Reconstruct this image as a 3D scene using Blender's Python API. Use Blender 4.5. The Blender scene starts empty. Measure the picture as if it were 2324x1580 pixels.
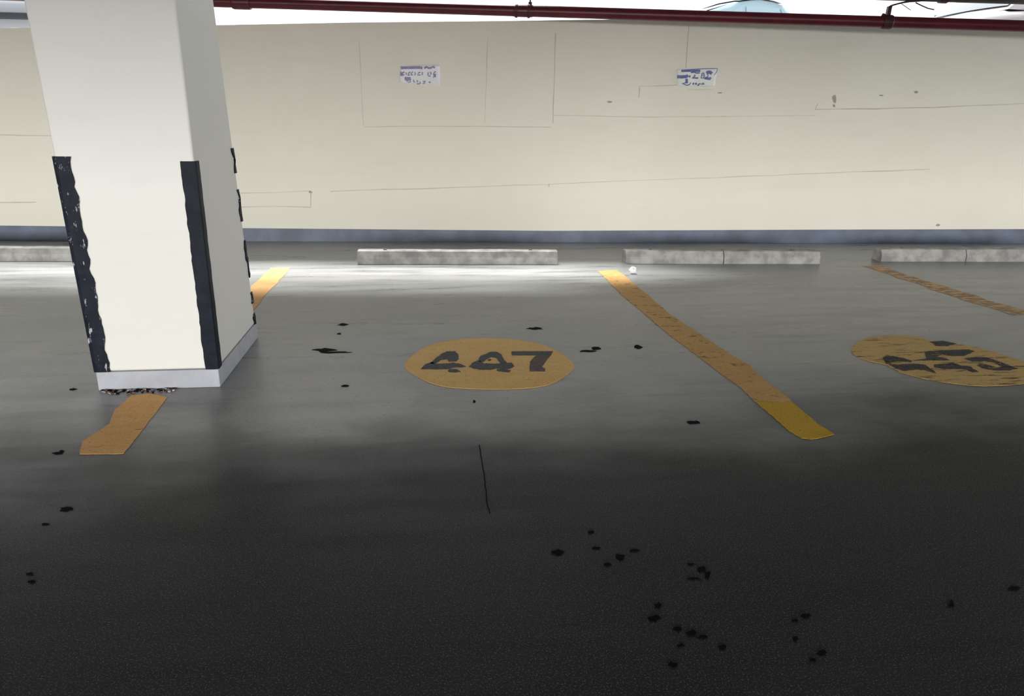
import bpy, bmesh, math, random
import numpy as np
from math import sin, cos, tan, radians, pi
from mathutils import Vector, Matrix

random.seed(7)
S = bpy.context.scene
COL = S.collection

# ------------------------------------------------------------------ camera
W, H, FPX = 2324, 1580, 1650.0
CAM_H = 1.10
PITCH, ROLL, YAW = radians(17.25), radians(0.67), radians(6.9)
_fw = Vector((sin(YAW) * cos(PITCH), cos(YAW) * cos(PITCH), -sin(PITCH)))
_rt0 = Vector((cos(YAW), -sin(YAW), 0))
_up0 = _rt0.cross(_fw)
_rt = _rt0 * cos(ROLL) + _up0 * sin(ROLL)
_up = _up0 * cos(ROLL) - _rt0 * sin(ROLL)
cd = bpy.data.cameras.new('camera')
cd.sensor_fit = 'HORIZONTAL'; cd.sensor_width = 36.0
cd.lens = 36.0 * FPX / W
cd.clip_start = 0.05; cd.clip_end = 500
cam = bpy.data.objects.new('camera', cd); COL.objects.link(cam)
m = Matrix((( _rt.x, _up.x, -_fw.x, 0), (_rt.y, _up.y, -_fw.y, 0), (_rt.z, _up.z, -_fw.z, CAM_H), (0, 0, 0, 1)))
cam.matrix_world = m
S.camera = cam

# ------------------------------------------------------------------ light
S.view_settings.view_transform = 'Standard'
S.view_settings.look = 'None'
S.view_settings.gamma = 1.0
S.view_settings.use_curve_mapping = False
S.view_settings.exposure = 0.0

wd = bpy.data.worlds.new('overcast_sky'); S.world = wd
wd.use_nodes = True
bg = wd.node_tree.nodes['Background']
bg.inputs[0].default_value = (0.95, 0.98, 1.0, 1)
bg.inputs[1].default_value = 2.2

sl = bpy.data.lights.new('sun', 'SUN'); sl.energy = 15.0; sl.angle = radians(13.0)
sl.color = (1.0, 0.985, 0.96)
sun = bpy.data.objects.new('sun', sl); COL.objects.link(sun)
SUN_EL, SUN_AZ = radians(56.8), radians(-8)       # azimuth from +Y (beyond the far wall)
sdir = Vector((sin(SUN_AZ) * cos(SUN_EL), cos(SUN_AZ) * cos(SUN_EL), sin(SUN_EL)))
sun.rotation_euler = sdir.to_track_quat('Z', 'Y').to_euler()

# daylight in the long opening of the wall behind the camera
al = bpy.data.lights.new('opening_daylight', 'AREA'); al.shape = 'RECTANGLE'
al.size = 20.0; al.size_y = 2.30; al.energy = 3350.0; al.color = (1.0, 0.985, 0.95)
alo = bpy.data.objects.new('opening_daylight', al); COL.objects.link(alo)
alo.location = (-3.5, -14.1, 1.45)
alo.rotation_euler = (radians(90), 0, 0)
alo.rotation_euler = Vector((0, -1, 0)).to_track_quat('Z', 'Y').to_euler()

# added fill light from an unseen opening at the right, lifting the column's side
el = bpy.data.lights.new('side_fill_daylight', 'AREA'); el.shape = 'RECTANGLE'
el.size = 3.0; el.size_y = 2.2; el.energy = 420.0; el.color = (0.97, 0.985, 1.0)
elo = bpy.data.objects.new('side_fill_daylight', el); COL.objects.link(elo)
elo.location = (13.9, 4.9, 1.25)
elo.rotation_euler = Vector((1, 0, 0)).to_track_quat('Z', 'Y').to_euler()

# ------------------------------------------------------------------ helpers
def ray(x, y):
    return _fw + _rt * ((x - W / 2) / FPX) - _up * ((y - H / 2) / FPX)
def on_floor(x, y, z=0.0):
    d = ray(x, y); t = (z - CAM_H) / d.z
    return Vector((d.x * t, d.y * t, z))
def on_plane(x, y, p0, n):
    d = ray(x, y); o = Vector((0, 0, CAM_H))
    t = (p0 - o).dot(n) / d.dot(n)
    return o + d * t

class MB:
    def __init__(s): s.v = []; s.f = []; s.mi = []; s.cur = 0
    def vert(s, p): s.v.append(tuple(p)); return len(s.v) - 1
    def face(s, ids): s.f.append(tuple(ids)); s.mi.append(s.cur)
    def box(s, x0, x1, y0, y1, z0, z1, M=None):
        c = [Vector((x, y, z)) for z in (z0, z1) for y in (y0, y1) for x in (x0, x1)]
        if M: c = [M @ p for p in c]
        b = len(s.v)
        for p in c: s.vert(p)
        for q in ((0, 2, 3, 1), (4, 5, 7, 6), (0, 1, 5, 4), (2, 6, 7, 3), (0, 4, 6, 2), (1, 3, 7, 5)):
            s.face([b + i for i in q])
    def prism(s, pts, off):
        """polygon pts (3-D) extruded by vector off, closed"""
        b = len(s.v); n = len(pts); off = Vector(off)
        for p in pts: s.vert(p)
        for p in pts: s.vert(Vector(p) + off)
        s.face([b + i for i in range(n)][::-1]); s.face([b + n + i for i in range(n)])
        for i in range(n):
            j = (i + 1) % n
            s.face([b + i, b + j, b + n + j, b + n + i])
    def loft(s, rings, cap=True, closed=True):
        b = len(s.v); n = len(rings[0])
        for r in rings:
            for p in r: s.vert(p)
        for k in range(len(rings) - 1):
            for i in range(n if closed else n - 1):
                j = (i + 1) % n
                s.face([b + k * n + i, b + k * n + j, b + (k + 1) * n + j, b + (k + 1) * n + i])
        if cap:
            s.face([b + i for i in range(n)][::-1])
            s.face([b + (len(rings) - 1) * n + i for i in range(n)])
    def tube(s, pts, r, n=12, cap=True):
        pts = [Vector(p) for p in pts]; rings = []
        prev = None
        for i, p in enumerate(pts):
            a = pts[max(i - 1, 0)]; c = pts[min(i + 1, len(pts) - 1)]
            t = (c - a).normalized()
            if prev is None:
                u = t.cross(Vector((0, 0, 1)))
                if u.length < 1e-3: u = t.cross(Vector((1, 0, 0)))
                u.normalize()
            else:
                u = (prev - t * prev.dot(t)).normalized()
            prev = u; w = t.cross(u)
            rr = r[i] if isinstance(r, (list, tuple)) else r
            rings.append([p + (u * cos(2 * pi * k / n) + w * sin(2 * pi * k / n)) * rr for k in range(n)])
        s.loft(rings, cap)
    def build(s, name, mats, parent=None, smooth=False, bevel=0, seg=2, loc=None):
        me = bpy.data.meshes.new(name); me.from_pydata(s.v, [], s.f)
        bm = bmesh.new(); bm.from_mesh(me)
        bmesh.ops.recalc_face_normals(bm, faces=bm.faces)
        bm.to_mesh(me); bm.free()
        if not isinstance(mats, (list, tuple)): mats = [mats]
        for mm in mats: me.materials.append(mm)
        for p, i in zip(me.polygons, s.mi): p.material_index = min(i, len(mats) - 1); p.use_smooth = smooth
        o = bpy.data.objects.new(name, me); COL.objects.link(o)
        if loc is not None:
            loc = Vector(loc)
            me.transform(Matrix.Translation(-loc)); o.location = loc
        if bevel:
            b = o.modifiers.new('bevel', 'BEVEL'); b.width = bevel; b.segments = seg; b.limit_method = 'ANGLE'
            b.angle_limit = radians(35)
            if not smooth:
                for p in me.polygons: p.use_smooth = True
                wn = o.modifiers.new('wn', 'WEIGHTED_NORMAL'); wn.keep_sharp = True
        if parent:
            o.parent = parent
            o.matrix_parent_inverse = Matrix.Translation(-parent.location) if parent.type == 'EMPTY' and parent.rotation_euler.z == 0 else Matrix.Translation(-parent.location)
        return o

def tag(o, label=None, cat=None, group=None, kind=None):
    if label: o['label'] = label
    if cat: o['category'] = cat
    if group: o['group'] = group
    if kind: o['kind'] = kind
    return o
def empty(name, loc):
    o = bpy.data.objects.new(name, None); COL.objects.link(o); o.location = loc; o.empty_display_size = .1
    return o

# ------------------------------------------------------------------ materials
class NT:
    def __init__(s, name):
        s.m = bpy.data.materials.new(name); s.m.use_nodes = True
        s.t = s.m.node_tree; s.b = s.t.nodes['Principled BSDF']; s.out = s.t.nodes['Material Output']
        s.tc = s.t.nodes.new('ShaderNodeTexCoord')
    def n(s, typ, **kw):
        nd = s.t.nodes.new(typ)
        for k, v in kw.items(): setattr(nd, k, v)
        return nd
    def l(s, a, b): s.t.links.new(a, b)
    def setin(s, sock, v):
        if hasattr(v, 'links'): s.l(v, sock)
        elif isinstance(v, (tuple, list)) and len(v) == 3 and sock.type == 'RGBA': sock.default_value = (*v, 1)
        else: sock.default_value = v
    def pos(s, scale=(1, 1, 1), loc=(0, 0, 0), rot=(0, 0, 0)):
        geo = s.n('ShaderNodeNewGeometry')
        mp = s.n('ShaderNodeMapping'); mp.inputs['Scale'].default_value = scale; mp.inputs['Location'].default_value = loc
        mp.inputs['Rotation'].default_value = rot
        s.l(geo.outputs['Position'], mp.inputs['Vector']); return mp.outputs[0]
    def noise(s, vec, scale, detail=4, rough=.55):
        nd = s.n('ShaderNodeTexNoise'); nd.inputs['Scale'].default_value = scale
        nd.inputs['Detail'].default_value = detail; nd.inputs['Roughness'].default_value = rough
        s.l(vec, nd.inputs['Vector']); return nd.outputs[0]
    def ramp(s, v, a, b, lo=0.0, hi=1.0):
        nd = s.n('ShaderNodeMapRange'); nd.interpolation_type = 'SMOOTHSTEP'
        s.l(v, nd.inputs[0]); nd.inputs[1].default_value = a; nd.inputs[2].default_value = b
        nd.inputs[3].default_value = lo; nd.inputs[4].default_value = hi; return nd.outputs[0]
    def mix(s, fac, a, b, mode='MIX'):
        nd = s.n('ShaderNodeMix', data_type='RGBA', blend_type=mode)
        s.setin(nd.inputs[0], fac); s.setin(nd.inputs[6], a); s.setin(nd.inputs[7], b); return nd.outputs[2]
    def math(s, op, a, b=0.0):
        nd = s.n('ShaderNodeMath', operation=op); s.setin(nd.inputs[0], a); s.setin(nd.inputs[1], b); return nd.outputs[0]
    def bump(s, h, strength=.2, dist=.01):
        nd = s.n('ShaderNodeBump'); nd.inputs['Strength'].default_value = strength; nd.inputs['Distance'].default_value = dist
        s.l(h, nd.inputs['Height']); s.l(nd.outputs[0], s.b.inputs['Normal'])

def simple(name, col, rough=.6, metal=0, var=.12, scale=6, bump=0, spec=.5):
    t = NT(name)
    n1 = t.noise(t.pos(), scale, 5)
    c = t.mix(t.ramp(n1, .3, .7), tuple(x * (1 - var) for x in col), tuple(min(1, x * (1 + var)) for x in col))
    t.l(c, t.b.inputs['Base Color']); t.b.inputs['Roughness'].default_value = rough
    t.b.inputs['Metallic'].default_value = metal; t.b.inputs['Specular IOR Level'].default_value = spec
    if bump: t.bump(t.noise(t.pos(), scale * 12, 3), bump, .003)
    return t.m

M = {}
# worn concrete floor: streaky, with pale scuffed patches and dark oil stains, and dimness put into the near floor
def floor_mat():
    t = NT('worn_concrete_floor')
    p = t.pos()
    big = t.noise(t.pos((.55, .9, 1)), 1.1, 5, .6)
    streak = t.noise(t.pos((.8, 5.5, 1)), 1.6, 6, .65)
    fine = t.noise(p, 70, 4, .7)
    grit = t.noise(p, 260, 2, .6)
    c = t.mix(t.ramp(big, .3, .7), (.215, .224, .232), (.315, .324, .327))
    c = t.mix(t.ramp(streak, .35, .68, 0, .55), c, (.32, .322, .315))
    c = t.mix(t.ramp(streak, .52, .30, 0, .7), c, (.085, .088, .094))
    # pale scuffed patches (laid where the cement skin has worn away)
    wob = t.noise(t.pos((1, 1, 1), (3, 1, 0)), 3.2, 6, .62)
    def blob(cx, cy, rx, ry, rot=0):
        geo = t.n('ShaderNodeNewGeometry'); mp = t.n('ShaderNodeMapping', vector_type='TEXTURE')
        mp.inputs['Location'].default_value = (cx, cy, 0); mp.inputs['Scale'].default_value = (rx, ry, 1e3)
        mp.inputs['Rotation'].default_value = (0, 0, rot)
        t.l(geo.outputs['Position'], mp.inputs[0])
        ln = t.n('ShaderNodeVectorMath', operation='LENGTH'); t.l(mp.outputs[0], ln.inputs[0])
        d = t.math('ADD', ln.outputs['Value'], t.math('MULTIPLY', t.math('SUBTRACT', wob, .5), 1.5))
        return t.ramp(d, 1.05, .55)
    # near floor in front of the bays: its shade is deepened in the colour
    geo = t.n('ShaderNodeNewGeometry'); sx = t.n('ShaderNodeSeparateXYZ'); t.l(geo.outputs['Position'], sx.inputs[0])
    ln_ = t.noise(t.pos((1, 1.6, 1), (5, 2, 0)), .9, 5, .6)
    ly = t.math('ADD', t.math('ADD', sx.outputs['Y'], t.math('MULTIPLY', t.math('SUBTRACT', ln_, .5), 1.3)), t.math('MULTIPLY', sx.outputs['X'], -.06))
    lane_shade = t.ramp(ly, 3.15, 1.95, 0, .93)
    c = t.mix(lane_shade, c, (.020, .022, .024))
    for (cx, cy, rx, ry, s) in [(-.44, 2.85, .46, .46, .8), (-2.0, 3.0, .42, .8, .75), (-.62, 3.6, .25, .35, .3), (2.35, 4.3, .9, .5, .25), (-.3, 5.35, 1.6, .3, .35)]:
        c = t.mix(t.math('MULTIPLY', blob(cx, cy, rx, ry), s), c, (.36, .355, .335))
    for (cx, cy, rx, ry, s) in [(.62, 1.50, .35, .28, .6), (.45, 1.15, .3, .2, .5), (1.3, 1.9, .5, .3, .35), (-.5, 2.2, .4, .35, .35), (2.2, 1.75, .6, .35, .5), (-1.0, 1.35, .5, .4, .45)]:
        c = t.mix(t.math('MULTIPLY', blob(cx, cy, rx, ry), s), c, (.030, .031, .036))
    c = t.mix(t.ramp(fine, .54, .70, 0, .55), c, (.05, .05, .05))
    c = t.mix(t.ramp(grit, .54, .70, 0, .4), c, (.40, .40, .39))
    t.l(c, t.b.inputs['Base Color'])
    t.l(t.math('ADD', t.ramp(streak, .3, .7, .26, .40), t.math('MULTIPLY', lane_shade, .12)), t.b.inputs['Roughness'])
    t.l(t.math('SUBTRACT', .48, t.math('MULTIPLY', lane_shade, .42)), t.b.inputs['Specular IOR Level'])
    t.bump(t.math('ADD', t.math('MULTIPLY', fine, .5), grit), .15, .003)
    return t.m
M['floor'] = floor_mat()

def wall_mat(name, col, col2):
    t = NT(name)
    big = t.noise(t.pos(), .9, 4); streak = t.noise(t.pos((1, 1, 7)), 1.4, 5); fine = t.noise(t.pos(), 45, 3)
    c = t.mix(t.ramp(big, .3, .7), col, col2)
    c = t.mix(t.ramp(streak, .55, .75, 0, .18), c, tuple(x * .86 for x in col2))
    t.l(c, t.b.inputs['Base Color']); t.b.inputs['Roughness'].default_value = .62
    t.b.inputs['Specular IOR Level'].default_value = .3
    t.bump(t.math('ADD', fine, t.math('MULTIPLY', streak, 2)), .12, .004)
    return t.m
M['wall'] = wall_mat('cream_wall_paint', (.87, .845, .745), (.84, .81, .705))
M['column'] = wall_mat('off_white_column_paint', (.755, .75, .72), (.74, .73, .695))
M['ceiling'] = simple('dark_concrete_ceiling', (.16, .16, .155), .85, var=.15, scale=1.5)
M['dimwall'] = simple('grey_garage_wall', (.60, .59, .55), .8, var=.1, scale=1)
M['skirt'] = simple('blue_grey_skirting_paint', (.145, .172, .238), .55, var=.18, scale=5, bump=.15)
M['plinth'] = simple('pale_grey_plinth_paint', (.40, .41, .455), .6, var=.10, scale=9, bump=.15)
M['crack'] = simple('hairline_crack', (.62, .59, .51), .9, var=.1)
M['stain'] = simple('wall_dirt', (.42, .38, .30), .9, var=.2, scale=60)
M['concrete'] = simple('pale_concrete', (.36, .355, .34), .8, var=.3, scale=9, bump=.3)
M['joint'] = simple('dark_joint', (.03, .03, .03), .9)
M['blot'] = simple('black_oil_blot', (.006, .006, .0065), .9, var=.3, scale=40, spec=.08)
M['ink'] = simple('black_digit_paint', (.040, .042, .048), .7, var=.5, scale=45, bump=.3)
M['ink_brown'] = simple('brown_digit_paint', (.085, .058, .052), .7, var=.35, scale=45, bump=.3)
M['paper'] = simple('white_paper', (.93, .93, .96), .7, var=.03, scale=20)
M['paper_cream'] = simple('faded_paper', (.90, .89, .86), .7, var=.03, scale=20)
M['pen'] = simple('blue_pen', (.30, .29, .48), .7, var=.2, scale=60)
M['pen2'] = simple('dark_blue_marker', (.15, .18, .40), .7, var=.2, scale=60)
M['white_scrap'] = simple('white_scrap', (.92, .93, .97), .5, var=.03)
M['grey_pipe'] = simple('dark_grey_pipe_paint', (.09, .085, .085), .5, var=.2)
M['dark_metal'] = simple('dark_maroon_metal', (.055, .012, .022), .5, var=.25, scale=30)
M['white_post'] = simple('white_post_paint', (.82, .82, .82), .5, var=.05)

def rubber_mat(name, wa, wb):
    t = NT(name)
    n1 = t.noise(t.pos(), 14, 5, .65); n2 = t.noise(t.pos((1, 1, .35)), 38, 6, .7)
    c = t.mix(t.ramp(n1, .35, .7), (.005, .007, .015), (.010, .014, .026))
    c = t.mix(t.ramp(n2, wa, wb), c, (.40, .41, .43))
    t.l(c, t.b.inputs['Base Color']); t.b.inputs['Roughness'].default_value = .55; t.b.inputs['Specular IOR Level'].default_value = .15
    t.bump(n2, .3, .004); return t.m
M['rubber'] = rubber_mat('navy_rubber_guard', .68, .74)
M['rubber_worn'] = rubber_mat('scraped_rubber_guard', .585, .625)

def pipe_mat():
    t = NT('red_pipe_paint')
    n1 = t.noise(t.pos(), 7, 4)
    c = t.mix(t.ramp(n1, .3, .7), (.10, .008, .018), (.14, .010, .022))
    t.l(c, t.b.inputs['Base Color']); t.b.inputs['Roughness'].default_value = .38
    return t.m
M['pipe'] = pipe_mat()

def paint_mat(name, ca, cb, wear_lo, wear_hi, streak=(2.0, 9.0, 1)):
    """yellow road paint, worn through to the concrete in places"""
    t = NT(name)
    n1 = t.noise(t.pos((1, 2.2, 1)), 5, 5, .6); n2 = t.noise(t.pos(streak), 3.2, 7, .72); n3 = t.noise(t.pos(), 110, 3, .6)
    c = t.mix(t.ramp(n1, .3, .7), ca, cb)
    c = t.mix(t.ramp(n3, .5, .75, 0, .5), c, tuple(x * .45 for x in ca))
    t.l(c, t.b.inputs['Base Color']); t.b.inputs['Roughness'].default_value = .6
    t.b.inputs['Specular IOR Level'].default_value = .14
    t.bump(n3, .25, .003)
    tr = t.n('ShaderNodeBsdfTransparent'); mx = t.n('ShaderNodeMixShader')
    f = t.math('MAXIMUM', t.ramp(n2, wear_lo, wear_hi), t.ramp(n3, .66, .74, 0, .7))
    t.l(f, mx.inputs[0]); t.l(t.b.outputs[0], mx.inputs[1]); t.l(tr.outputs[0], mx.inputs[2]); t.l(mx.outputs[0], t.out.inputs[0])
    return t.m
M['ink_worn'] = paint_mat('smeared_black_paint', (.050, .050, .054), (.070, .066, .066), .50, .62, (2.5, 12, 1))
M['disc'] = paint_mat('faded_yellow_disc_paint', (.88, .53, .18), (.90, .60, .23), .60, .74)
M['disc_worn'] = paint_mat('worn_yellow_disc_paint', (.68, .45, .17), (.70, .48, .19), .53, .64, (1.6, 8, 1))
M['line_orange'] = paint_mat('orange_line_paint', (.80, .43, .15), (.86, .49, .18), .60, .72)
M['line'] = paint_mat('ochre_line_paint', (.62, .36, .12), (.68, .41, .14), .55, .68, (4, 5, 1))
M['line_bright'] = paint_mat('fresh_yellow_line_paint', (.62, .37, .015), (.68, .41, .03), .75, .85)
M['line_faint'] = paint_mat('rubbed_out_line_paint', (.78, .50, .26), (.74, .50, .28), .46, .60)

# ------------------------------------------------------------------ setting
# floor slab
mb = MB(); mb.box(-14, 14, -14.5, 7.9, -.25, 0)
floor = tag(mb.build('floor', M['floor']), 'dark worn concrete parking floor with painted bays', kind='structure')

# far wall: a long straight wall, turned a few degrees to the bays
WT = radians(-3.75); WU = Vector((cos(WT), sin(WT), 0)); WN = Vector((sin(WT), -cos(WT), 0))   # WN points to the camera
WP = Vector((0, 6.99, 0))
def wpt(x, y, off=0.0):
    return on_plane(x, y, WP + WN * off, WN)
def wuv(u, z, off=0.0):
    return WP + WU * u + Vector((0, 0, z)) + WN * off
def w_u(p): return (p - WP).dot(WU)
tops = [(-14.5, 1.70)] + [(w_u(wpt(x, y)), wpt(x, y).z) for x, y in [(0, 64), (495, 57), (800, 51), (1150, 47.5)]]
u3, z3 = tops[-1]
tops += [(2.2, z3 + .045), (3.2, z3 + .06), (14.5, z3 + .06)]
mb = MB()
front = [wuv(-14.5, 0)] + [wuv(14.5, 0)] + [wuv(u, z) for u, z in tops[::-1]]
mb.prism(front, -WN * .18)
wall_back = tag(mb.build('wall_back', M['wall']), 'cream painted concrete parapet wall with an open strip above', kind='structure')
# skirting band
sk = [(-14.5, .17)] + [(w_u(wpt(x, y)), wpt(x, y).z) for x, y in [(0, 512), (560, 518), (1250, 524), (1800, 521.5), (2324, 520)]] + [(14.5, .095)]
mb = MB(); mb.prism([wuv(-14.5, 0, .012), wuv(14.5, 0, .012)] + [wuv(u, z, .012) for u, z in sk[::-1]], -WN * .012)
tag(mb.build('baseboard_back', M['skirt']), 'blue grey painted band along the foot of the cream wall', kind='structure')

CEIL = 3.05
mb = MB()
mb.prism([Vector(p) for p in [(-14, -14.5, CEIL), (14, -14.5, CEIL), (14, 9.6, CEIL), (4.2, 8.4, CEIL), (.6, 7.08, CEIL), (-14, 8.0, CEIL)]], (0, 0, .3))  # unseen right overhang with slanted edge, shaped to fade the sun strip
tag(mb.build('ceiling', M['ceiling']), 'dark concrete ceiling slab of the garage', kind='structure')
mb = MB(); mb.box(-14.2, -14, -14.5, 8.5, 0, CEIL); tag(mb.build('wall_left', M['dimwall']), 'grey side wall out to the left', kind='structure')
mb = MB(); mb.box(14, 14.2, -14.5, 3.35, 0, CEIL); mb.box(14, 14.2, 6.05, 8.5, 0, CEIL); mb.box(14, 14.2, 3.35, 6.05, 2.4, CEIL); tag(mb.build('wall_right', M['dimwall']), 'grey side wall out to the right', kind='structure')
# added unseen beam behind the camera that dims high surfaces, then the outer wall with its long daylight opening
mb = MB(); mb.box(-14, 14, -3.3, -3.0, 1.49, CEIL); tag(mb.build('trim_light_block', M['ceiling']), 'unseen added beam behind the camera dimming the upper column and wall', kind='structure')
mb = MB(); mb.box(-14.2, 14.2, -14.5, -14.2, 0, .28); tag(mb.build('wall_front', M['dimwall']), 'outer wall below the long daylight opening', kind='structure')
mb = MB(); mb.box(-14.2, 14.2, -14.5, -14.2, 2.62, CEIL); tag(mb.build('trim_2', M['dimwall']), 'lintel above the long daylight opening', kind='structure')

# wall seams, cracks and scuffs (parts of the wall)
def wall_line(pts, w, name='seam', mat='crack'):
    P = [wpt(x, y, .0) for x, y in pts]
    mbx = MB(); ra = []; rb = []
    for i, p in enumerate(P):
        a = P[max(0, i - 1)]; b = P[min(len(P) - 1, i + 1)]
        t = (b - a).normalized(); nrm = t.cross(WN).normalized()
        ww = w * (.55 + .9 * random.random()) * .5
        ra.append(p + nrm * ww); rb.append(p - nrm * ww)
    mbx.prism(ra + rb[::-1], WN * .0012)
    return mbx.build(name, M[mat], wall_back)
def dense(pts, step=40, jit=.7):
    out = []
    for (x0, y0), (x1, y1) in zip(pts, pts[1:]):
        n = max(1, int(math.hypot(x1 - x0, y1 - y0) / step))
        for i in range(n):
            f = i / n; out.append((x0 + (x1 - x0) * f + random.uniform(-jit, jit), y0 + (y1 - y0) * f + random.uniform(-jit, jit)))
    out.append(pts[-1]); return out
for pts, w in [([(815, 95), (825, 285)], .006), ([(1107, 85), (1100, 280)], .005), ([(1261, 75), (1255, 280)], .008), ([(1563, 58), (1557, 155)], .006),
               ([(750, 434), (960, 428), (1250, 418), (1500, 408), (1800, 396), (2110, 384)], .007), ([(1850, 249), (2080, 245), (2324, 235)], .008),
               ([(1850, 249), (1856, 236)], .006), ([(0, 306), (116, 308)], .008), ([(0, 460), (82, 459)], .008), ([(545, 438), (620, 437), (706, 433)], .006),
               ([(706, 433), (705, 470)], .008), ([(705, 470), (620, 469), (548, 470)], .006), ([(825, 288), (1000, 286), (1250, 289)], .005),
               ([(1258, 262), (1480, 266), (1850, 262)], .004), ([(1450, 196), (1540, 193)], .005), ([(1452, 198), (1450, 222)], .008), ([(1246, 417), (1245, 424)], .008),
               ([(1560, 204), (1615, 203)], .004)]:
    wall_line(dense(pts), w)
for (x, y, rx, ry) in [(1894, 224, 5, 13), (2079, 209, 5, 4), (1633, 211, 6, 2), (1384, 231, 6, 3), (1893, 240, 3, 5), (2000, 217, 6, 2), (705, 436, 4, 3), (2128, 511, 5, 3)]:
    pts = [wpt(x + rx * cos(a) * random.uniform(.6, 1.2), y + ry * sin(a) * random.uniform(.6, 1.2)) for a in [2 * pi * k / 11 for k in range(11)]]
    mb = MB(); mb.prism(pts, WN * .0015); mb.build('scuff', M['stain'], wall_back)

# ------------------------------------------------------------------ column
CX0, CX1, CY0, CY1 = -1.385, -.893, 3.06, 3.80
def on_front(x, y): return on_plane(x, y, Vector((0, CY0, 0)), Vector((0, -1, 0)))
def on_side(x, y): return on_plane(x, y, Vector((CX1, 0, 0)), Vector((1, 0, 0)))
PL_Z = on_front(350, 841).z
colm = tag(empty('column', ((CX0 + CX1) / 2, (CY0 + CY1) / 2, 0)), 'square off-white concrete column with dark corner guards standing on the parking line', 'column')
# the shaft is not quite true: it swells a little to the left and thins at the back going up
def lean0(z): return CX0 - .024 * max(0, z - PL_Z)
def lean1(z): return CY1 - .125 * max(0, min(z, 1.6) - PL_Z)
mb = MB(); mb.loft([[Vector(p) for p in ((lean0(z), CY0, z), (CX1, CY0, z), (CX1, lean1(z), z), (lean0(z), lean1(z), z))] for z in (PL_Z, .8, 1.6, CEIL)])
mb.build('shaft', M['column'], colm, bevel=.012, seg=3)
mb = MB(); mb.box(CX0 + .002, CX1 + .004, CY0 - .005, CY1 + .004, 0, PL_Z)
tag(mb.build('plinth', M['plinth'], colm, bevel=.004), 'pale grey painted plinth')

def guard(cx, cy, sx, sy, z0, z1, w, th, rag, seed, gaps=(), mat='rubber'):
    """L-section strip hugging the corner (cx,cy); sx,sy point away from the column"""
    rnd = random.Random(seed); mbx = MB()
    n = 46; rings = []
    def flush():
        if len(rings) > 1: mbx.loft(list(rings))
        rings.clear()
    ph = [rnd.uniform(0, 6) for _ in range(6)]
    for k in range(n + 1):
        f = k / n; z = z0 + (z1 - z0) * f
        if sx < 0: cx = lean0(z)
        if sy > 0: cy = lean1(z)
        if any(a < f < b for a, b in gaps): flush(); continue
        j = lambda q: 1 + rag * (.5 * sin(f * 31 + ph[q]) + .35 * sin(f * 67 + ph[q + 1]) + .5 * rnd.uniform(-1, 1))
        wa, wb = w * j(0), w * j(2)
        e = th * (1 + .5 * rag * rnd.uniform(-1, 1)); i = .010
        X = lambda d: cx - sx * d
        Y = lambda d: cy - sy * d
        rings.append([Vector(p) for p in [
            (X(wa), cy + sy * 0, z), (X(wa), cy + sy * e * .8, z), (X(i), cy + sy * e, z), (cx + sx * e * .6, cy + sy * e * .6, z), (cx + sx * e, Y(i), z),
            (cx + sx * e * .8, Y(wb), z), (cx, Y(wb), z), (cx - sx * .012, cy - sy * .012, z)]])
    flush()
    return mbx.build('corner_guard', M[mat], colm, smooth=False)
zt1 = on_front(137, 355).z; zt2 = on_front(418, 366).z; zt3 = on_plane(522, 347, Vector((CX1, 0, 0)), Vector((1, 0, 0))).z + .02
tag(guard(CX0, CY0, -1, -1, PL_Z, zt1, .060, .007, .10, 3, mat='rubber_worn'), 'scraped dark navy corner guard on the outer left edge')
tag(guard(CX1, CY0, 1, -1, PL_Z, zt2, .050, .007, .05, 5), 'clean dark navy corner guard on the front right edge')
tag(guard(CX1, CY1, 1, 1, PL_Z, zt3, .030, .007, .75, 9, ((.08, .12), (.20, .27), (.52, .60), (.80, .85)), 'rubber_worn'), 'torn dark corner guard on the rear edge')
guard(CX0, CY1, -1, 1, PL_Z, zt1, .05, .007, .2, 12)

# ------------------------------------------------------------------ paint on the floor (parts of the floor)
def floor_shape(name, pts, mat, parent, z=.0012, th=.0010, jit=0.0, label=None):
    P = []
    for i, (x, y) in enumerate(pts):
        P.append(on_floor(x + random.uniform(-jit, jit), y + random.uniform(-jit, jit) * .5, z))
    mbx = MB(); mbx.prism(P, (0, 0, th))
    o = mbx.build(name, mat, parent)
    # triangulate the caps so concave outlines fill properly
    bm = bmesh.new(); bm.from_mesh(o.data); bmesh.ops.triangulate(bm, faces=[f for f in bm.faces if len(f.verts) > 4], ngon_method='EAR_CLIP'); bm.to_mesh(o.data); bm.free()
    if label: o['label'] = label
    return o
def smooth_poly(pts, it=1):
    for _ in range(it):
        q = []
        for i in range(len(pts)):
            a = pts[i]; b = pts[(i + 1) % len(pts)]
            q += [(a[0] * .75 + b[0] * .25, a[1] * .75 + b[1] * .25), (a[0] * .25 + b[0] * .75, a[1] * .25 + b[1] * .75)]
        pts = q
    return pts
def zoom1(pts): return [(860 + x / 4.648, 720 + y / 4.648) for x, y in pts]
def zoom2(pts): return [(1860 + x / 5.009, 720 + y / 5.009) for x, y in pts]
def zoom3(pts): return [(1340 + x / 3.591, 580 + y / 3.591) for x, y in pts]
def rough_poly(pts, step, jit, jy=None):
    jy = jit * .6 if jy is None else jy
    out = []
    for i in range(len(pts)):
        (x0, y0), (x1, y1) = pts[i], pts[(i + 1) % len(pts)]
        n = max(1, int(math.hypot(x1 - x0, y1 - y0) / step))
        for k in range(n):
            f = k / n; out.append((x0 + (x1 - x0) * f + random.uniform(-jit, jit), y0 + (y1 - y0) * f + random.uniform(-jy, jy)))
    return out

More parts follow.
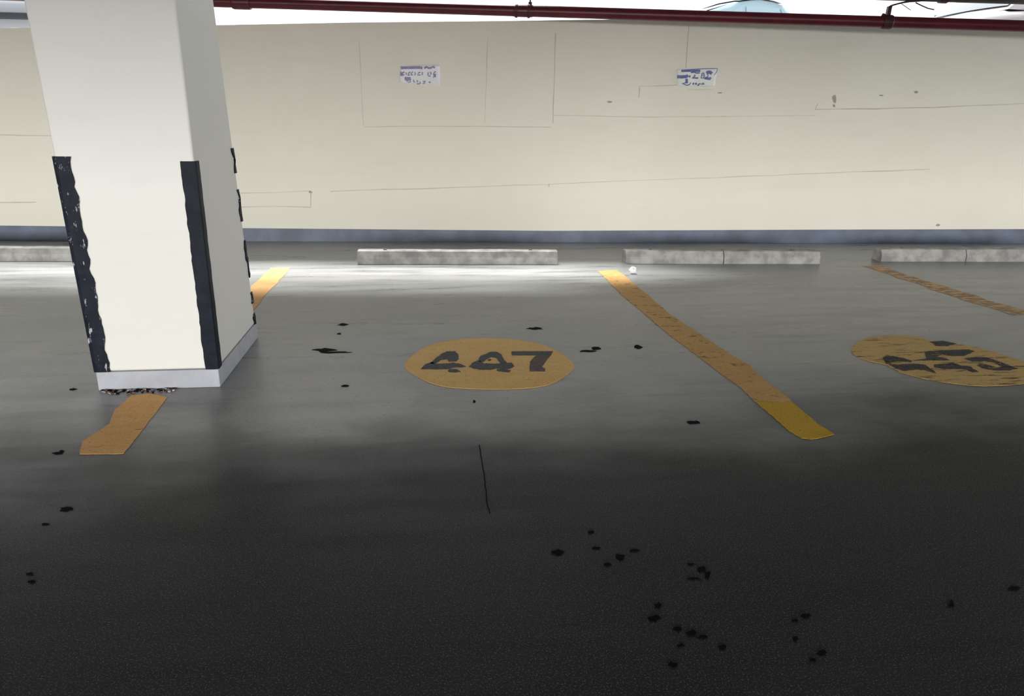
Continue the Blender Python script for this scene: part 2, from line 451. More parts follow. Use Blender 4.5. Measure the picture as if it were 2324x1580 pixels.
disc = floor_shape('bay_number_disc', smooth_poly(zoom1([(262, 500), (330, 420), (470, 320), (650, 262), (900, 226), (1150, 218), (1450, 236), (1700, 282), (1850, 340), (2000, 430), (2072, 510), (2030, 580), (1900, 672), (1760, 730), (1500, 760), (1100, 764), (800, 750), (650, 730), (500, 682), (380, 612), (290, 565)]), 2), M['disc'], floor, label='round yellow painted bay disc numbered 447')
def digits(shapes, mats, parent, z=.0024, name='digit', zoom=zoom1, label=None, jx=.55):
    mbx = MB()
    for pts, mi in shapes:
        mbx.cur = mi
        pp = rough_poly(zoom(pts), 2.2, jx, .45)
        mbx.prism([on_floor(x, y, z) for x, y in pp], (0, 0, .0008))
    o = mbx.build(name, mats, parent)
    bm = bmesh.new(); bm.from_mesh(o.data); bmesh.ops.triangulate(bm, faces=[f for f in bm.faces if len(f.verts) > 4], ngon_method='EAR_CLIP'); bm.to_mesh(o.data); bm.free()
    if label: o['label'] = label
    return o
inks = [M['ink'], M['ink_brown']]
digits([([(535, 492), (610, 425), (665, 385), (720, 362), (800, 360), (835, 390), (842, 440), (815, 466), (740, 470), (715, 445), (660, 452), (590, 492)], 0),
        ([(440, 548), (485, 500), (560, 474), (600, 492), (700, 490), (780, 480), (860, 494), (922, 522), (870, 532), (800, 530), (720, 550), (560, 550)], 0),
        ([(725, 570), (745, 548), (830, 552), (866, 576), (800, 584), (740, 580)], 0)], inks, disc)
digits([([(1050, 440), (1075, 408), (1130, 388), (1170, 366), (1240, 366), (1290, 392), (1314, 440), (1350, 484), (1300, 494), (1262, 470), (1240, 432), (1190, 422), (1140, 440), (1110, 468), (1060, 474)], 0),
        ([(950, 524), (990, 478), (1050, 456), (1110, 488), (1200, 492), (1280, 490), (1400, 480), (1428, 520), (1380, 548), (1240, 542), (1180, 556), (1080, 556), (1000, 544)], 0),
        ([(1240, 552), (1320, 544), (1390, 565), (1374, 584), (1320, 578), (1250, 572)], 0),
        ([(1140, 452), (1170, 440), (1190, 452), (1165, 466)], 0)], inks, disc)
seven = MB()
seven.cur = 0; seven.prism([on_floor(x, y, .0024) for x, y in rough_poly(zoom1([(1398, 362), (1834, 360), (1815, 404), (1400, 404)]), 3, .3)], (0, 0, .0008))
seven.cur = 1; seven.prism([on_floor(x, y, .0024) for x, y in rough_poly(zoom1([(1665, 404), (1815, 404), (1780, 440), (1745, 490), (1720, 525), (1755, 545), (1752, 573), (1590, 573), (1588, 520), (1595, 470), (1635, 424)]), 3, .3)], (0, 0, .0008))
sv = seven.build('digit', inks, disc)
bm = bmesh.new(); bm.from_mesh(sv.data); bmesh.ops.triangulate(bm, faces=[f for f in bm.faces if len(f.verts) > 4], ngon_method='EAR_CLIP'); bm.to_mesh(sv.data); bm.free()

disc2 = floor_shape('bay_number_disc', rough_poly(smooth_poly(zoom2([(350, 390), (370, 330), (440, 278), (560, 230), (750, 208), (950, 210), (1150, 225), (1270, 270), (1400, 320), (1520, 300), (1650, 312), (1850, 360), (2100, 430), (2324, 500), (2500, 570), (2560, 640), (2500, 710), (2324, 765), (1900, 788), (1600, 770), (1300, 725), (1050, 668), (920, 630), (850, 590), (760, 540), (600, 515), (440, 462)]), 2), 3, 3.0, .5), M['disc_worn'], floor, label='smeared yellow bay disc with illegible number at the right edge')
for shp in ([(715, 465), (760, 430), (900, 455), (1050, 495), (1040, 512), (880, 500), (760, 535)], [(760, 520), (870, 540), (1050, 530), (1200, 540), (1240, 575), (1300, 605), (1330, 645), (1250, 620), (1120, 595), (950, 612), (850, 575)],
            [(1190, 390), (1350, 380), (1500, 372), (1700, 368), (1765, 390), (1640, 442), (1500, 442), (1400, 425), (1330, 450), (1450, 470), (1480, 492), (1300, 492), (1060, 496), (1220, 470)],
            [(1300, 540), (1400, 533), (1520, 515), (1600, 548), (1720, 560), (1745, 590), (1815, 622), (1730, 628), (1660, 592), (1400, 588), (1300, 568)],
            [(1640, 470), (1780, 453), (1900, 458), (2050, 508), (2200, 568), (2255, 585), (2150, 607), (2000, 607), (1850, 582), (1790, 550), (1830, 528), (1920, 545), (2010, 572), (2080, 566), (1990, 520), (1880, 500), (1740, 505)],
            [(1250, 280), (1400, 268), (1560, 300), (1450, 330), (1330, 330)]):
    digits([(shp, 0)], M['ink_worn'], disc2, zoom=zoom2, name='digit_smear', jx=1.0)

# parking lines
floor_shape('parking_line', rough_poly([(180, 1032), (187, 1002), (248, 962), (262, 930), (298, 898), (340, 893), (380, 902), (358, 932), (334, 962), (305, 1000), (281, 1030), (230, 1031)], 9, 1.0), M['line_orange'], floor, label='stub of orange line in front of the column')
L0 = [on_floor(x, y) for x, y in ((610, 612), (648, 612))]
mb = MB(); ed = []
for k in range(14):
    y = 3.86 + (5.74 - 3.86) * k / 13; ed.append((y, random.uniform(-.006, .006), random.uniform(-.006, .006)))
mb.prism([Vector((-1.195 + a, y, .0012)) for y, a, b in ed] + [Vector((-1.045 + b, y, .0012)) for y, a, b in ed[::-1]], (0, 0, .001))
o = mb.build('parking_line', M['line_orange'], floor); o['label'] = 'orange line running from behind the column to the wall'
floor_shape('parking_line', rough_poly(zoom3([(60, 125), (160, 225), (250, 320), (400, 440), (560, 580), (700, 690), (830, 785), (960, 885), (1100, 990), (1230, 1080), (1340, 1190), (1430, 1190), (1550, 1195), (1640, 1190), (1550, 1110), (1400, 1000), (1290, 890), (1150, 810), (980, 700), (830, 600), (650, 480), (500, 350), (380, 250), (280, 165), (215, 120)]), 7, 1.2), M['line'], floor, label='long ochre parking line right of the 447 disc')
floor_shape('parking_line', rough_poly(zoom3([(1340, 1192), (1500, 1325), (1620, 1432), (1720, 1490), (1800, 1500), (1900, 1482), (1985, 1458), (1850, 1370), (1700, 1240), (1638, 1192), (1550, 1197), (1430, 1192)]), 7, .9), M['line_bright'], floor, label='brighter repainted near end of the ochre line')
mb = MB(); ed = []
for k in range(14):
    y = 3.95 + (5.55 - 3.95) * k / 13; ed.append((y, random.uniform(-.02, .02), random.uniform(-.02, .02)))
mb.prism([Vector((3.57 + a, y, .0012)) for y, a, b in ed] + [Vector((3.73 + b, y, .0012)) for y, a, b in ed[::-1]], (0, 0, .001))
o = mb.build('parking_line', M['line_faint'], floor); o['label'] = 'rubbed-out orange line near the right edge'

# dark oil blots and chips on the floor
for (x, y, rx, ry) in [(785, 876, 9, 3), (166, 884, 10, 2.5), (132, 1029, 13, 3), (140, 1024, 6, 2), (150, 1156, 16, 5), (103, 1190, 9, 3), (1352, 791, 11, 5), (1332, 797, 22, 2.5), (1446, 788, 11, 4), (1573, 959, 17, 4.5),
                       (779, 737, 11, 3), (1215, 746, 18, 3), (770, 758, 6, 2), (1076, 912, 4, 4), (1265, 1254, 15, 7), (1341, 1208, 7, 4), (1353, 1245, 9, 4), (1407, 1265, 11, 8), (1378, 1282, 9, 4), (1438, 1250, 13, 4),
                       (1591, 1292, 11, 8), (1606, 1306, 7, 9), (1575, 1314, 14, 3), (1568, 1281, 10, 2.5), (1494, 1375, 10, 7), (1486, 1405, 14, 9), (1538, 1428, 10, 6), (1570, 1438, 14, 7), (1594, 1447, 12, 5), (1528, 1510, 11, 7),
                       (1829, 1398, 12, 7), (1805, 1409, 8, 4), (1805, 1450, 6, 8), (1866, 1482, 11, 8), (1845, 1499, 8, 4), (2160, 1372, 8, 8), (2302, 1337, 13, 6), (68, 1303, 9, 3), (73, 1321, 9, 4), (760, 800, 40, 2.5), (735, 795, 25, 4), (1545, 1466, 9, 4), (1640, 1470, 10, 7)]:
    n = 13
    pts = [(x + rx * cos(2 * pi * k / n) * random.uniform(.55, 1.25), y + ry * sin(2 * pi * k / n) * random.uniform(.5, 1.25)) for k in range(n)]
    floor_shape('oil_blot', pts, M['blot'], floor, z=.0004, th=.0012)
# hairline crack in the floor
cr = dense([(1087, 1010), (1094, 1045), (1100, 1085), (1105, 1140), (1112, 1165)], 9, 1.2)
floor_shape('floor_crack', [(x - 1.1, y) for x, y in cr] + [(x + 1.1, y) for x, y in cr[::-1]], M['blot'], floor, z=.0004, th=.0008)

# ------------------------------------------------------------------ wheel stops along the wall
WM = Matrix.Translation(WP) @ Matrix.Rotation(WT, 4, 'Z')      # x along the wall, -y towards the camera
def stop_profile(hh=.105, d=.15):
    return [(-d / 2, 0), (-d / 2, hh * .55), (-d / 2 + .022, hh * .96), (-d / 2 + .035, hh), (d / 2 - .035, hh), (d / 2 - .022, hh * .96), (d / 2, hh * .55), (d / 2, 0)]
def stop_piece(x0, x1, yc, hh=.105):
    mbx = MB(); pr = stop_profile(hh); n = max(4, int((x1 - x0) / .12)); rings = []
    for k in range(n + 1):
        x = x0 + (x1 - x0) * k / n
        e = .012 if k in (0, n) else 0
        rings.append([WM @ Vector((x, yc + py * (1 - e) + random.uniform(-.002, .002), pz * (1 - e * 1.5) + (random.uniform(-.003, .002) if pz > .02 else 0))) for py, pz in pr])
    mbx.loft(rings); return mbx
def wheel_stop(label, xs, pxy, hh=.105):
    yc = -(WP - on_floor(*pxy)).dot(-WN) * 1.0
    p = on_floor(*pxy); yc = -((p - WP).dot(WN)) + .075
    cx = (xs[0] + xs[-1]) / 2
    root = tag(empty('wheel_stop', WM @ Vector((cx, yc, 0))), label, 'wheel stop', 'wheel stops along the cream wall')
    for a, b in zip(xs, xs[1:]):
        stop_piece(a + .004, b - .004, yc, hh).build('block', M['concrete'], root)
    for q in ((xs[0] + .22), (xs[-1] - .22)):
        mbx = MB(); c = WM @ Vector((q, yc, hh - .004)); mbx.tube([c, c + Vector((0, 0, .010))], .014, 10); mbx.build('bolt', M['grey_pipe'], root)
    return root
def su(x, y): return w_u(on_floor(x, y))
wheel_stop('pale concrete wheel stop facing the 447 disc', (su(810, 600), su(1266, 600)), (1040, 600))
wheel_stop('chipped concrete wheel stop just right of the ochre line', (su(1418, 598), su(1640, 598), su(1858, 598)), (1640, 599))
wheel_stop('jointed concrete wheel stop at the right edge', (su(1996, 593), su(2191, 594), su(2440, 594)), (2160, 594))
wheel_stop('concrete wheel stop left of the column', (su(-330, 592), su(222, 594)), (80, 593))

# ------------------------------------------------------------------ notices on the wall
def notice(name, label, outline, curl, strokes, pen, paper='paper'):
    root_pts = [wpt(x, y, .004) for x, y in outline]
    c = sum(root_pts, Vector()) / len(root_pts)
    # gridded sheet between four corners, with curled corners
    tl, tr, br, bl = root_pts
    mbx = MB(); n, k = 14, 8
    def P(a, b):
        p = (tl * (1 - a) + tr * a) * (1 - b) + (bl * (1 - a) + br * a) * b
        lift = .003 + .0015 * sin(a * 9) + sum(s * max(0, 1 - math.hypot((a - ca) / ra, (b - cb) / rb)) ** 2 for ca, cb, ra, rb, s in curl)
        return p + WN * lift
    for off in (0, .0006):
        for j in range(k + 1):
            for i in range(n + 1): mbx.vert(P(i / n, j / k) + WN * off)
    st = (n + 1) * (k + 1)
    for j in range(k):
        for i in range(n):
            a = j * (n + 1) + i
            mbx.face([a, a + 1, a + n + 2, a + n + 1]); mbx.face([st + a, st + a + n + 1, st + a + n + 2, st + a + 1])
    edge = [i for i in range(n + 1)] + [j * (n + 1) + n for j in range(1, k + 1)] + [k * (n + 1) + i for i in range(n - 1, -1, -1)] + [j * (n + 1) for j in range(k - 1, 0, -1)]
    for a, b in zip(edge, edge[1:] + edge[:1]): mbx.face([a, a + st, b + st, b])
    root = tag(empty(name, c), label, 'paper notice')
    mbx.build('sheet', M[paper], root, smooth=True)
    # bilinear inverse is near affine: place the strokes by pixel fraction over the sheet
    x0, y0 = outline[0]; x1 = outline[1][0]; y1 = outline[3][1]
    for line in strokes:
        mm = MB()
        for pts, w in line:
            ps = []
            for x, y in pts:
                a = (x - x0) / (x1 - x0); b = (y - y0) / (y1 - y0)
                ps.append(P(min(.995, max(.005, a)), min(.99, max(.01, b))) + WN * .0012)
            ra, rb = [], []
            for i, p in enumerate(ps):
                q0 = ps[max(0, i - 1)]; q1 = ps[min(len(ps) - 1, i + 1)]
                t = (q1 - q0); t = t.normalized() if t.length > 1e-6 else WU
                nn = t.cross(WN).normalized() * w * .5
                ra.append(p + nn); rb.append(p - nn)
            for i in range(len(ps) - 1):
                b = len(mm.v)
                for q in (ra[i], ra[i + 1], rb[i + 1], rb[i]): mm.vert(q)
                for q in (ra[i], ra[i + 1], rb[i + 1], rb[i]): mm.vert(q + WN * .0004)
                for f in ((0, 1, 2, 3), (4, 7, 6, 5), (0, 4, 5, 1), (1, 5, 6, 2), (2, 6, 7, 3), (3, 7, 4, 0)): mm.face([b + q for q in f])
        tag(mm.build('writing', M[pen], root), kind='stuff')
    return root
def z5(pts): return [(880 + x / 16.6, 130 + y / 16.6) for x, y in pts]
def z6(pts): return [(1500 + x / 14.525, 130 + y / 14.525) for x, y in pts]
L1 = [(z5([(495, 405), (700, 400), (1000, 402), (1200, 405), (1310, 425)]), .022), (z5([(1370, 430), (1470, 390), (1540, 430), (1640, 420), (1720, 385), (1770, 430)]), .016)]
L2 = [(z5(p), .010) for p in ([(660, 560), (590, 570), (530, 640), (590, 665), (650, 650)], [(490, 540), (560, 620), (490, 670)], [(710, 570), (720, 660)], [(860, 545), (790, 620), (780, 670), (850, 660)], [(950, 540), (890, 620), (900, 660), (960, 650)], [(1010, 560), (1060, 600), (1020, 670)],
                              [(1240, 560), (1160, 590), (1140, 660), (1240, 650)], [(1310, 555), (1300, 660)], [(1530, 560), (1510, 640), (1560, 690), (1620, 680)], [(1600, 550), (1640, 600), (1600, 640)], [(1810, 540), (1750, 560), (1720, 620), (1800, 620), (1790, 690), (1700, 720)])]
L2.append((z5([(500, 640), (600, 640)]), .03)); L2.append((z5([(1720, 680), (1810, 670)]), .025))
L3 = [(z5(p), .010) for p in ([(740, 800), (780, 850), (760, 910)], [(900, 800), (860, 850), (900, 900), (800, 920)], [(990, 820), (1010, 900), (1050, 910)], [(1110, 830), (1150, 880), (1110, 900)], [(1210, 880), (1250, 920), (1200, 1000), (1110, 960)], [(1330, 870), (1430, 860), (1400, 910), (1330, 940)], [(1540, 890), (1600, 870), (1600, 910)])]
L3.append((z5([(670, 800), (890, 800)]), .03))
notice('paper_notice', 'small white paper with purple handwriting and a curled lower corner', [(908, 150), (999, 147), (1000, 194), (905, 188)], [(1, 1, .45, .6, .018), (0, 1, .2, .3, .006)], [L1, L2, L3], 'pen')
R1 = [(z6([(665, 455), (860, 450), (1100, 455), (1300, 460)]), .020), (z6([(690, 430), (1000, 412), (1400, 395), (1760, 385), (1860, 400), (1840, 520), (1780, 600)]), .006), (z6([(990, 510), (1100, 500), (1180, 530), (1290, 525)]), .012)]
R2 = [(z6([(530, 640), (660, 650), (850, 640), (890, 590)]), .028), (z6([(960, 600), (950, 670)]), .014), (z6([(1110, 580), (1140, 610), (1040, 680), (1250, 690)]), .014), (z6([(1360, 545), (1420, 530), (1440, 600), (1440, 690), (1345, 690), (1370, 600), (1360, 545)]), .011),
      (z6([(1510, 540), (1560, 510), (1640, 510), (1690, 560)]), .030), (z6([(1560, 560), (1570, 640), (1500, 690)]), .009), (z6([(1460, 690), (1560, 700), (1640, 720), (1670, 670)]), .022)]
R3 = [(z6([(810, 790), (900, 780)]), .040), (z6([(880, 810), (780, 850), (700, 860), (860, 920), (960, 900), (1005, 830)]), .009), (z6([(1110, 840), (1080, 900)]), .016), (z6([(1180, 840), (1200, 900)]), .018), (z6([(1310, 850), (1290, 910), (1240, 920)]), .014), (z6([(1340, 870), (1370, 880)]), .012), (z6([(1400, 900), (1430, 850), (1475, 890)]), .013)]
notice('paper_notice', 'faded paper notice with bold dark blue lettering', [(1536, 157), (1628, 155), (1622, 197), (1536, 196)], [(1, 0, .3, .4, .010), (0, 1, .3, .3, .005)], [R1, R2, R3], 'pen2', 'paper_cream')

# ------------------------------------------------------------------ red pipe hung in front of the wall top
pipe_off = lambda x: .30 + .45 * max(0, min(1, (x - 480) / 1844))
Pa = wpt(480, 3, .30); Pb = wpt(2324, 59.5, .75)
dP = (Pb - Pa).normalized(); P0 = Pa - dP * 5.0; P1 = Pb + dP * 5.0
PR = .044
pipe = tag(empty('fire_pipe', (Pa + Pb) / 2), 'dark red pipe and strapped grey conduit hung on rods along the wall top', 'pipe')
mb = MB(); mb.tube([P0 + (P1 - P0) * (k / 12) for k in range(13)], PR, 24); mb.build('pipe_run', M['pipe'], pipe, smooth=True)
def pipe_at(x):        # point of the pipe axis seen at image column x
    lo, hi = 0.0, 1.0
    for _ in range(50):
        mid = (lo + hi) / 2; p = P0 + (P1 - P0) * mid - Vector((0, 0, CAM_H))
        xx = W / 2 + FPX * p.dot(_rt) / p.dot(_fw)
        if xx < x: lo = mid
        else: hi = mid
    return P0 + (P1 - P0) * lo
def collar(x, w, r, mat='pipe', name='coupling'):
    c = pipe_at(x); mbx = MB(); mbx.tube([c - dP * w / 2, c - dP * w / 2 * .8, c + dP * w / 2 * .8, c + dP * w / 2], [r * .94, r, r, r * .94], 24)
    return mbx.build(name, M[mat], pipe, smooth=False)
collar(548, .15, PR + .012); collar(1187, .16, PR + .004)
for x in (1172, 1200): collar(x, .022, PR + .010, 'dark_metal', 'clamp_ring')
c = pipe_at(1203); mb = MB(); mb.tube([c + Vector((0, 0, PR)), Vector((c.x, c.y, CEIL))], .006, 8); mb.build('hanger_rod', M['dark_metal'], pipe)
c = pipe_at(1203) + Vector((0, 0, PR + .012)); mb = MB(); mb.tube([c - Vector((0, 0, .012)), c + Vector((0, 0, .012))], .016, 6); mb.build('nut', M['dark_metal'], pipe)
# heavier bracket at the right
collar(2013, .075, PR + .010, 'dark_metal', 'clamp_ring')
c = pipe_at(2013); off = -(c - WP).dot(WN) * -1
def pl(x, y): return on_plane(x, y, c, WN)
def flat_bar(pts, w, th, name, mat='dark_metal'):
    mbx = MB(); rings = []
    P = [pl(*q) for q in pts]
    for i, p in enumerate(P):
        t = (P[min(i + 1, len(P) - 1)] - P[max(i - 1, 0)]).normalized(); n = t.cross(WN).normalized()
        rings.append([p + n * w / 2 + WN * th / 2, p - n * w / 2 + WN * th / 2, p - n * w / 2 - WN * th / 2, p + n * w / 2 - WN * th / 2])
    mbx.loft(rings); return mbx.build(name, M[mat], pipe)
flat_bar([(2013, 50), (2015, 36), (2017, 24), (2019, 15)], .030, .03, 'bracket_arm')
flat_bar([(2017, 17), (2024, 12.5), (2036, 9), (2050, 5.5), (2066, 3), (2084, 2), (2120, -2)], .013, .03, 'bracket_strap')
flat_bar([(2045, 8), (2054, 14), (2062, 20), (2067, 23)], .004, .006, 'tie_wire', 'grey_pipe')
flat_bar([(2078, 6), (2090, 12), (2106, 19), (2120, 22)], .008, .008, 'tie_wire', 'grey_pipe')
mb = MB()
for k in range(1): mb.tube([pl(2005, 38), pl(2008, 33)], .022, 8)
mb.build('bolt', M['dark_metal'], pipe)

# dark conduit above the bracket
Ca = on_plane(1980, -14, c - WN * .02, WN); Cb = on_plane(2324, -4, c - WN * .02, WN); dC = (Cb - Ca).normalized()
mb = MB(); mb.tube([Ca, Ca + dC * 1.2, Cb, Cb + dC * 4], .046, 18); cr_ = mb.build('conduit', M['grey_pipe'], pipe, smooth=True); cr_['label'] = 'dark grey conduit above the right end'
mb = MB(); q = Ca + dC * .6; mb.tube([q - dC * .03, q + dC * .03], .056, 18); mb.build('saddle', M['dark_metal'], cr_)
mb = MB(); mb.tube([q + Vector((0, 0, .05)), Vector((q.x, q.y, CEIL))], .008, 8); mb.build('hanger_rod', M['dark_metal'], cr_)

# scrap of white paper by the ochre line
p = on_floor(1436, 621)
scrap = MB(); rings = []
for k in range(6):
    f = k / 5; r = .024 * sin(pi * (.12 + .8 * f)) + .004
    rings.append([p + Vector((r * cos(a) * random.uniform(.7, 1.25), r * .7 * sin(a) * random.uniform(.7, 1.25), .002 + .052 * f)) for a in [2 * pi * i / 9 for i in range(9)]])
scrap.loft(rings)
tag(scrap.build('paper_scrap', M['white_scrap'], loc=p), 'tiny crumpled white scrap beside the far end of the ochre line', 'litter')

# crumbled paint and grit under the column's front edge
grit = MB()
for k in range(70):
    x = random.uniform(232, 400); y = random.uniform(884, 893) if x > 300 else random.uniform(886, 896)
    q = on_floor(x, y); s = random.uniform(.002, .008); grit.cur = random.choice((0, 0, 1, 2))
    grit.box(-s, s, -s * .7, s * .7, 0, s * .8, Matrix.Translation(Vector((q.x, min(q.y, CY0 - .014), .0012))) @ Matrix.Rotation(random.uniform(0, 3), 4, 'Z') @ Matrix.Rotation(random.uniform(-.3, .3), 4, 'X'))
g = grit.build('paint_grit', [M['blot'], M['plinth'], simple('rusty_flake', (.22, .12, .08), .9)])
tag(g, 'crumbled paint and grit along the foot of the column', 'grit', kind='stuff')

# ------------------------------------------------------------------ outside: raised street with parked cars
STREET = 1.50
mb = MB(); mb.box(-40, 40, 7.95, 60, STREET - .3, STREET)
tag(mb.build('street', simple('pale_asphalt', (.34, .34, .33), .9, var=.1, scale=2)), 'pale street beyond the wall', kind='structure')

M['tyre'] = simple('tyre_rubber', (.015, .015, .016), .8)
M['rim'] = simple('alloy_rim', (.5, .5, .52), .35, metal=1)
M['car_dark'] = simple('dark_car_trim', (.02, .024, .035), .4)
M['lamp'] = simple('clear_lamp', (.75, .78, .82), .15)
def glass_mat(name, col, rough=.05, spec=.8, coat=.6):
    t = NT(name); t.b.inputs['Base Color'].default_value = (*col, 1); t.b.inputs['Roughness'].default_value = rough
    t.b.inputs['Specular IOR Level'].default_value = spec; t.b.inputs['Coat Weight'].default_value = coat
    return t.m
M['glass_blue'] = glass_mat('pale_blue_car_glass', (.27, .36, .41), .35, .1, 0)
M['glass_dark'] = glass_mat('dark_car_glass', (.03, .04, .05))
def paint(name, col):
    t = NT(name); t.b.inputs['Base Color'].default_value = (*col, 1); t.b.inputs['Roughness'].default_value = .3
    t.b.inputs['Coat Weight'].default_value = .5; return t.m

def car(label, loc, rot, body_mat, glass, hood=.92, roof=1.48, belt=.96, L=4.3, Wd=1.76, cab=(.95, 1.75, 3.35, 3.95), cabin_mat=None):
    """x forward 0 (nose) to L (tail); cab = cowl, roof front, roof rear, tail of the cabin"""
    root = tag(empty('parked_car', loc), label, 'car', 'cars parked beyond the wall')
    T = Matrix.Translation(loc) @ Matrix.Rotation(rot, 4, 'Z') @ Matrix.Translation((-L / 2, 0, 0))
    hw = Wd / 2
    def B(mbx, name, mat, smooth=False, bevel=0):
        mbx.v = [tuple(T @ Vector(v)) for v in mbx.v]
        return mbx.build(name, mat, root, smooth=smooth, bevel=bevel, seg=3)
    # body: stations along the length, rounded in plan and section
    st = [(0.0, .74, .36, .62), (.06, .84, .26, .70), (.22, .93, .20, hood - .14), (.6, .985, .19, hood - .05), (cab[0], 1, .19, hood), (1.6, 1, .19, belt), (2.6, 1, .19, belt + .01), (3.5, 1, .19, belt + .02), (L - .35, .98, .2, belt + .01), (L - .10, .92, .24, belt - .04), (L, .82, .36, belt - .14)]
    rings = []
    for x, w, z0, z1 in st:
        y = hw * w; mid = z0 + (z1 - z0) * .55
        rings.append([(x, -y * .80, z1 + .012), (x, -y * .93, z1 - .03), (x, -y * .985, z1 - .10), (x, -y, mid), (x, -y * .97, z0 + .08), (x, -y * .86, z0),
                      (x, y * .86, z0), (x, y * .97, z0 + .08), (x, y, mid), (x, y * .985, z1 - .10), (x, y * .93, z1 - .03), (x, y * .80, z1 + .012), (x, y * .4, z1 + .03), (x, -y * .4, z1 + .03)])
    b = MB(); b.loft(rings); B(b, 'body', body_mat, True)
    # cabin shell
    a0, a1, a2, a3 = cab
    def ring(x, z, w): return [(x, -hw * w, z), (x, hw * w, z)]
    low = belt - .02
    prof = [(a0, low, .86), (a0 + (a1 - a0) * .5, low + (roof - low) * .60, .79), (a1, roof - .05, .70), (a1 + .28, roof - .005, .685), ((a1 + a2) / 2, roof + .012, .685), (a2 - .2, roof - .01, .68), (a2, roof - .05, .68), (a2 + (a3 - a2) * .5, low + (roof - low) * .56, .77), (a3, low, .85)]
    sh = MB(); rr = []
    for x, z, w in prof:
        crown = .018
        rr.append([(x, -hw * .87, low), (x, -hw * (w * .55 + .87 * .45), low + (z - low) * .45), (x, -hw * w, z - .02 * min(1, (z - low) * 4)), (x, -hw * w * .8, z), (x, 0, z + crown), (x, hw * w * .8, z), (x, hw * w, z - .02 * min(1, (z - low) * 4)), (x, hw * (w * .55 + .87 * .45), low + (z - low) * .45), (x, hw * .87, low)])
    sh.loft(rr, cap=False, closed=False); B(sh, 'cabin', cabin_mat or body_mat, True)
    if cabin_mat:
        rf = MB(); rf.loft([[(x, -hw * w * 1.02, z + .004), (x, -hw * w * .8, z + .022), (x, 0, z + .042), (x, hw * w * .8, z + .022), (x, hw * w * 1.02, z + .004)] for x, z, w in prof[2:7]], cap=False, closed=False)
        B(rf, 'roof', M['car_dark'], True)
    def pane(pts, name, nrm):
        pb = MB(); nrm = Vector(nrm)
        pb.prism([Vector(p) + nrm * .004 for p in pts], nrm * .006); return B(pb, name, glass)
    def front_pane(xa, za, wa, xb, zb, wb, name, sgn):
        # split across the bow so it follows the crown
        pb = MB(); n = 8; top, bot = [], []
        for i in range(n + 1):
            f = i / n * 2 - 1; bow = .018 * (1 - f * f)
            bot.append(Vector((xa, hw * wa * f, za + bow))); top.append(Vector((xb, hw * wb * f, zb + bow)))
        nr = Vector(((za - zb), 0, (xb - xa) * 1.0)); nr = nr.normalized() if nr.z > 0 else -nr.normalized()
        pb.loft([[p + nr * .012 for p in bot], [p + nr * .012 for p in top]], cap=False, closed=False)
        pb.loft([[p + nr * .006 for p in bot], [p + nr * .006 for p in top]], cap=False, closed=False)
        return B(pb, name, glass, True)
    # windscreen and rear window in two facets following the shell
    m1 = prof[1]; front_pane(a0 + .06, low + .05, .78, m1[0], m1[1], .70, 'windscreen', 1); front_pane(m1[0], m1[1], .70, a1 - .03, roof - .075, .60, 'windscreen', 1)
    m2 = prof[7]; front_pane(a3 - .06, low + .06, .74, m2[0], m2[1], .66, 'rear_window', -1); front_pane(m2[0], m2[1], .66, a2 + .03, roof - .075, .58, 'rear_window', -1)
    def side(f, x, z): # y on the cabin flank
        k = (z - low) / (roof - .07 - low); w = .87 + (.69 - .87) * k
        return (x, f * hw * (w + .012), z)
    for f in (-1, 1):
        for (xa, xb, xc, xd) in ((a0 + .42, a0 + 1.32, a0 + 1.32, a1 + .06), (a0 + 1.40, a0 + 2.20, min(a0 + 2.15, a2 - .1), a0 + 1.40), (a0 + 2.26, a3 - .45, a2 - .02, min(a0 + 2.21, a2 - .06))):
            zl, zh = low + .06, roof - .13
            q = [side(f, xa, zl), side(f, xb, zl), side(f, xc, zh), side(f, xd, zh)]
            pane(q, 'side_window', (0, f, .12))
        mr = MB(); mr.box(a0 + .38, a0 + .54, f * (hw - .02) - .02, f * (hw - .02) + f * .17 + .02, belt + .02, belt + .15)
        B(mr, 'mirror', M['car_dark'], bevel=.02)
        for wx in (.82, L - .85):
            tr = MB(); tr.tube([(wx, f * (hw - .20), .31), (wx, f * (hw - .01), .31)], .31, 28); wh = B(tr, 'wheel', M['tyre'])
            rm = MB(); rm.tube([(wx, f * (hw - .03), .31), (wx, f * (hw + .002), .31)], [.21, .20], 20); r_ = B(rm, 'rim', M['rim'])
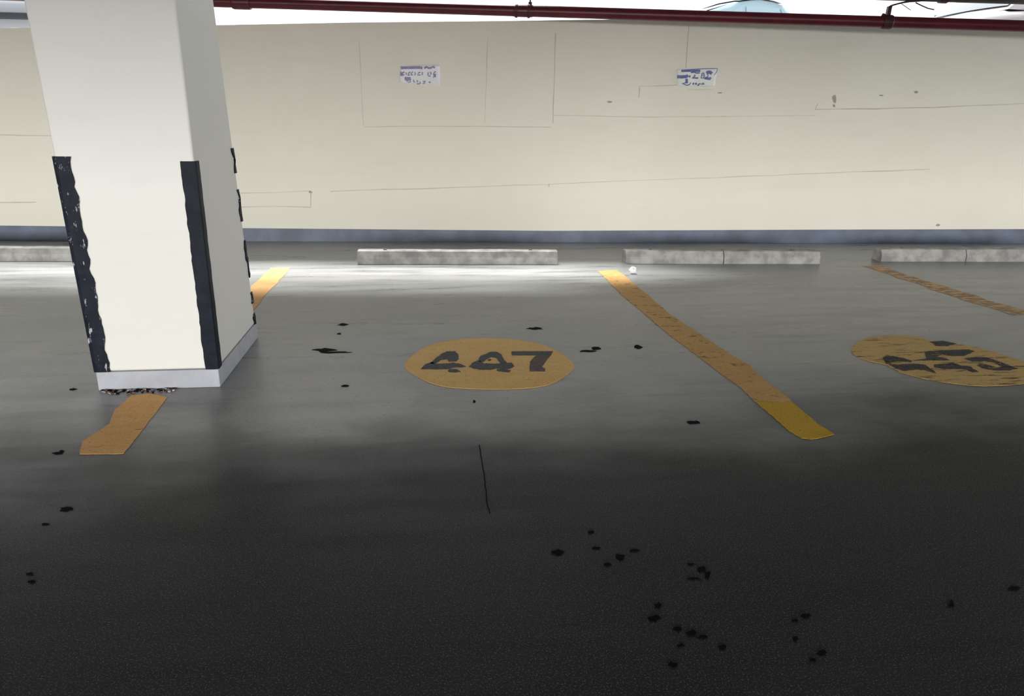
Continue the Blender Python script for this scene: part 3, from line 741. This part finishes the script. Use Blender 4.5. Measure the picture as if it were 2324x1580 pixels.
        lp = MB(); lp.box(.02, .34, f * hw * .52, f * hw * .86, .60, .72); B(lp, 'headlamp', M['lamp'], bevel=.02)
        tl = MB(); tl.box(L - .12, L - .02, f * hw * .62, f * hw * .90, .70, .84); B(tl, 'tail_lamp', simple('red_lamp', (.4, .02, .02), .2), bevel=.02)
    gr = MB(); gr.box(-.012, .09, -hw * .40, hw * .40, .535, .60); B(gr, 'grille', M['car_dark'], bevel=.01)
    gr = MB(); gr.box(-.012, .09, -hw * .62, hw * .62, .27, .33); B(gr, 'lower_grille', M['car_dark'], bevel=.01)
    return root
# white car nosing up to the wall left of the column
def outside(x, y, Y):
    return on_plane(x, y, Vector((0, Y, 0)), Vector((0, -1, 0)))
wc = outside(-20, 34, 8.75)
car('white car nosing up to the wall left of the column', Vector((wc.x, 8.75 + 2.15, wc.z - .57)), radians(90), paint('white_car_paint', (.24, .255, .29)), M['glass_dark'], roof=1.46)
bc = outside(1665, 4, 14.2)
car('car with pale blue glass seen over the middle of the red pipe', Vector((bc.x - .15, 14.2, bc.z - 1.58)), radians(12), paint('grey_white_car_paint', (.55, .54, .56)), M['glass_blue'], roof=1.55, cab=(.75, 2.0, 2.95, 3.45), cabin_mat=M['glass_blue'])
rc = outside(2160, 26, 10.2)
car('silver car bonnet above the right end of the red pipe', Vector((rc.x + 1.6, 10.6, rc.z - .96)), radians(5), paint('silver_car_paint', (.36, .34, .36)), M['glass_dark'], roof=1.42)
# pale post beyond the wall
p = outside(548, 40, 8.6)
post = tag(empty('street_post', (p.x, p.y, STREET)), 'pale street post behind the wall beside the column', 'post')
mb = MB(); mb.tube([(p.x, p.y, STREET), (p.x, p.y, STREET + 2.4)], .062, 18); mb.build('post_shaft', M['white_post'], post, smooth=True)
mb = MB(); mb.tube([(p.x, p.y, STREET), (p.x, p.y, STREET + .03)], .12, 18); mb.build('base_plate', M['white_post'], post)
mb = MB(); mb.tube([(p.x, p.y, STREET + 2.4), (p.x, p.y, STREET + 2.44)], [.066, .03], 18); mb.build('cap', M['white_post'], post)
